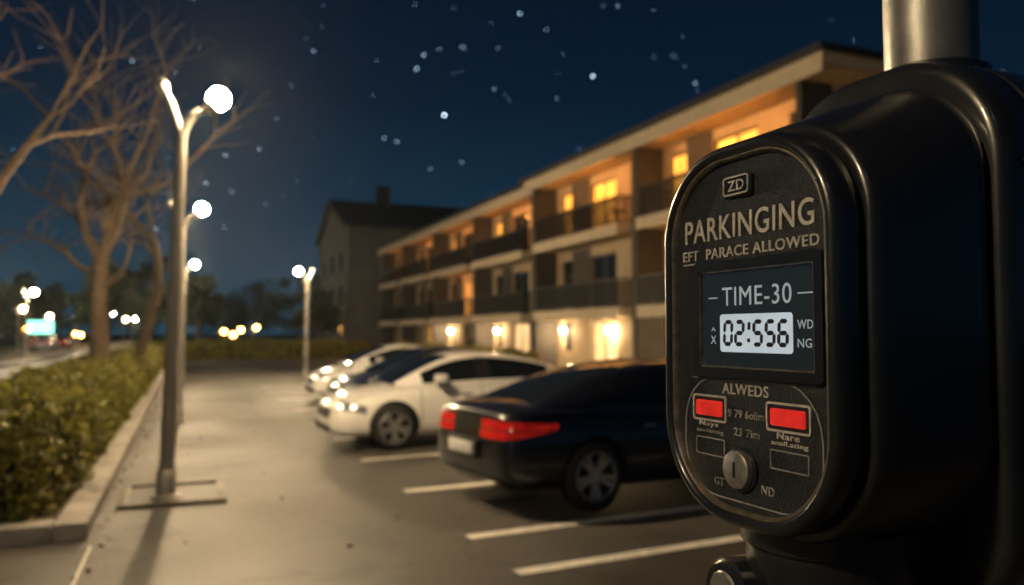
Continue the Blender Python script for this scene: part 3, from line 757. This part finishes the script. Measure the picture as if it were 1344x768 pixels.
def ring(name,x0,x1,z0,z1,r,t,m,y=.0075,hgt=.0012):
    v=[];f=[]; cx=(x0+x1)/2; cz=(z0+z1)/2
    o1=[(cx+a,cz+b) for a,b in outline((x1-x0)/2,(z1-z0)/2,-(z1-z0)/2,r,r,6)]
    o2=[(cx+a,cz+b) for a,b in outline((x1-x0)/2-t,(z1-z0)/2-t,-(z1-z0)/2+t,max(r-t,.0006),max(r-t,.0006),6)]
    n=len(o1)
    for (pts,yy) in ((o1,y),(o1,y-hgt),(o2,y-hgt),(o2,y)): v+=[(a,yy,b) for a,b in pts]
    for L in range(3):
        for k in range(n): k2=(k+1)%n; f.append((L*n+k,L*n+k2,(L+1)*n+k2,(L+1)*n+k))
    return obj_from(name,v,f,m,PM,True,40)
def pad(name,x0,x1,z0,z1,r,m,y,hgt,bev=.0008):
    v=[];f=[]; cx=(x0+x1)/2; cz=(z0+z1)/2
    o1=[(cx+a,cz+b) for a,b in outline((x1-x0)/2,(z1-z0)/2,-(z1-z0)/2,r,r,6)]
    o2=[(cx+a,cz+b) for a,b in outline((x1-x0)/2-bev,(z1-z0)/2-bev,-(z1-z0)/2+bev,max(r-bev,.0004),max(r-bev,.0004),6)]
    n=len(o1)
    for (pts,yy) in ((o1,y),(o1,y-hgt+bev),(o2,y-hgt)): v+=[(a,yy,b) for a,b in pts]
    for L in range(2):
        for k in range(n): k2=(k+1)%n; f.append((L*n+k,L*n+k2,(L+1)*n+k2,(L+1)*n+k))
    f.append(tuple(range(2*n,3*n)))
    return obj_from(name,v,f,m,PM,True,30)
pad('badge',-.026,.018,.144,.168,.005,M_hous,.0075,.006,.002)
ring('badge_rim',-.024,.016,.146,.166,.004,.0016,M_txt,.0015,.0010)
text('badge_letters','ZD',-.016,.009,.1505,.011,M_txt,y=.0014,off=.01)
ring('display_frame',-.080,.112,-.048,.078,.007,.0105,M_hous,.0075,.0060)
ring('display_frame_edge',-.0695,.1015,-.0375,.0675,.004,.0016,M_rimg,.0075,.0050)
pad('display_screen',-.0685,.1005,-.0365,.0665,.003,M_scr,.0075,.0012,.0004)
SY=.0062
text('lcd_time','TIME-30',-.034,.069,.029,.020,M_scrt,y=SY,ext=.0003,off=.0)
boxes('lcd_dashes',[(-.057,-.042,SY-.0003,SY,.0375,.0388),(.077,.096,SY-.0003,SY,.0375,.0388)],M_scrt,PM)
pad('lcd_panel',-.038,.070,-.0205,.0200,.004,M_lcdw,SY,.0005,.0002)
text('lcd_wd','WD',.076,.096,.004,.0085,M_scrt,y=SY,ext=.0003)
text('lcd_ng','NG',.076,.094,-.014,.0085,M_scrt,y=SY,ext=.0003)
text('lcd_icon','X',-.054,-.045,-.012,.009,M_scrt,y=SY,ext=.0003)
text('lcd_icon_2','^',-.053,-.046,.002,.004,M_scrt,y=SY,ext=.0003)
SEG={'0':'abcdef','2':'abged','5':'afgcd','6':'afgedc'}
def seg7(s,x0,wd,h,z0,gap):
    v=[];f=[]; t=h*.165; x=x0; sk=.06; y=SY-.0007
    def poly(pts):
        b=len(v)
        for (a,c) in pts: v.append((a+(c-z0)*sk,y,c))
        f.append(tuple(range(b,b+len(pts))))
    def H(x,z):
        g=t*.06; poly([(x+g,z),(x+t/2+g,z+t/2),(x+wd-t/2-g,z+t/2),(x+wd-g,z),(x+wd-t/2-g,z-t/2),(x+t/2+g,z-t/2)])
    def Vv(x,z,z2):
        g=t*.06; poly([(x,z+g),(x+t/2,z+t/2+g),(x+t/2,z2-t/2-g),(x,z2-g),(x-t/2,z2-t/2-g),(x-t/2,z+t/2+g)])
    for ch in s:
        if ch=="'":
            poly([(x,z0+h*.62),(x+t,z0+h*.62),(x+t,z0+h*.9),(x,z0+h*.9)]); poly([(x,z0+h*.16),(x+t,z0+h*.16),(x+t,z0+h*.3),(x,z0+h*.3)])
            x+=t+gap*.8; continue
        S_=SEG[ch]; zm=z0+h/2; zb=z0+t/2; zt=z0+h-t/2; 
        if 'a' in S_: H(x,zt)
        if 'g' in S_: H(x,zm)
        if 'd' in S_: H(x,zb)
        if 'b' in S_: Vv(x+wd,zm,zt)
        if 'c' in S_: Vv(x+wd,zb,zm)
        if 'f' in S_: Vv(x,zm,zt)
        if 'e' in S_: Vv(x,zb,zm)
        x+=wd+gap
    obj_from('lcd_digits',v,f,M_dig,PM)
seg7("02'556",-.031,.0115,.028,-.0142,.0065)
ring('control_panel_line',-.103,.105,-.1775,-.0475,.055,.0014,M_txt2,.0075,.0006)
boxes('control_divider',[(-.090,.096,.0064,.0075,-.0505,-.0497)],M_txt2,PM)
for (a,b,nm) in ((-.082,-.035,'button_left'),(.036,.086,'button_right')):
    ring(nm+'_frame',a-.005,b+.005,-.0975,-.0685,.004,.0022,M_txt,.0075,.0018)
    pad(nm+'_bed',a-.0028,b+.0028,-.0953,-.0707,.0025,M_dig,.0075,.0008,.0003)
    pad(nm,a+.002,b-.002,-.0915,-.0745,.0025,M_red,.0070,.0035,.0015)
    ring(nm+'_slot',a-.001,b+.001,-.1350,-.1155,.0025,.0012,M_txt2,.0075,.0010)
tube_obj('round_button_ring',[(-.006,.0075,-.142),(-.006,.0045,-.142),(-.006,.0035,-.142)],[.0235,.0235,.0215],M_hous,PM,40)
tube_obj('round_button',[(-.006,.0040,-.142),(-.006,-.003,-.142),(-.006,-.0045,-.142)],[.0195,.0195,.0170],M_knob,PM,40)
boxes('button_slot',[(-.008,-.004,-.0050,-.0046,-.150,-.134)],M_dig,PM)

# very thin scattering volume, added to give the lamps a soft glow
mh=bpy.data.materials.new('lamp_glow_haze'); mh.use_nodes=True; nt=mh.node_tree; nt.nodes.remove(nt.nodes['Principled BSDF'])
vs=nt.nodes.new('ShaderNodeVolumeScatter'); vs.inputs['Density'].default_value=.0003; vs.inputs['Anisotropy'].default_value=.8; vs.inputs['Color'].default_value=(.75,.92,1,1)
nt.links.new(vs.outputs[0],nt.nodes['Material Output'].inputs['Volume'])
boxes('lamp_glow_volume',[(-13,13,4,46,-.05,9.5)],mh)
print('objects',len(bpy.data.objects))
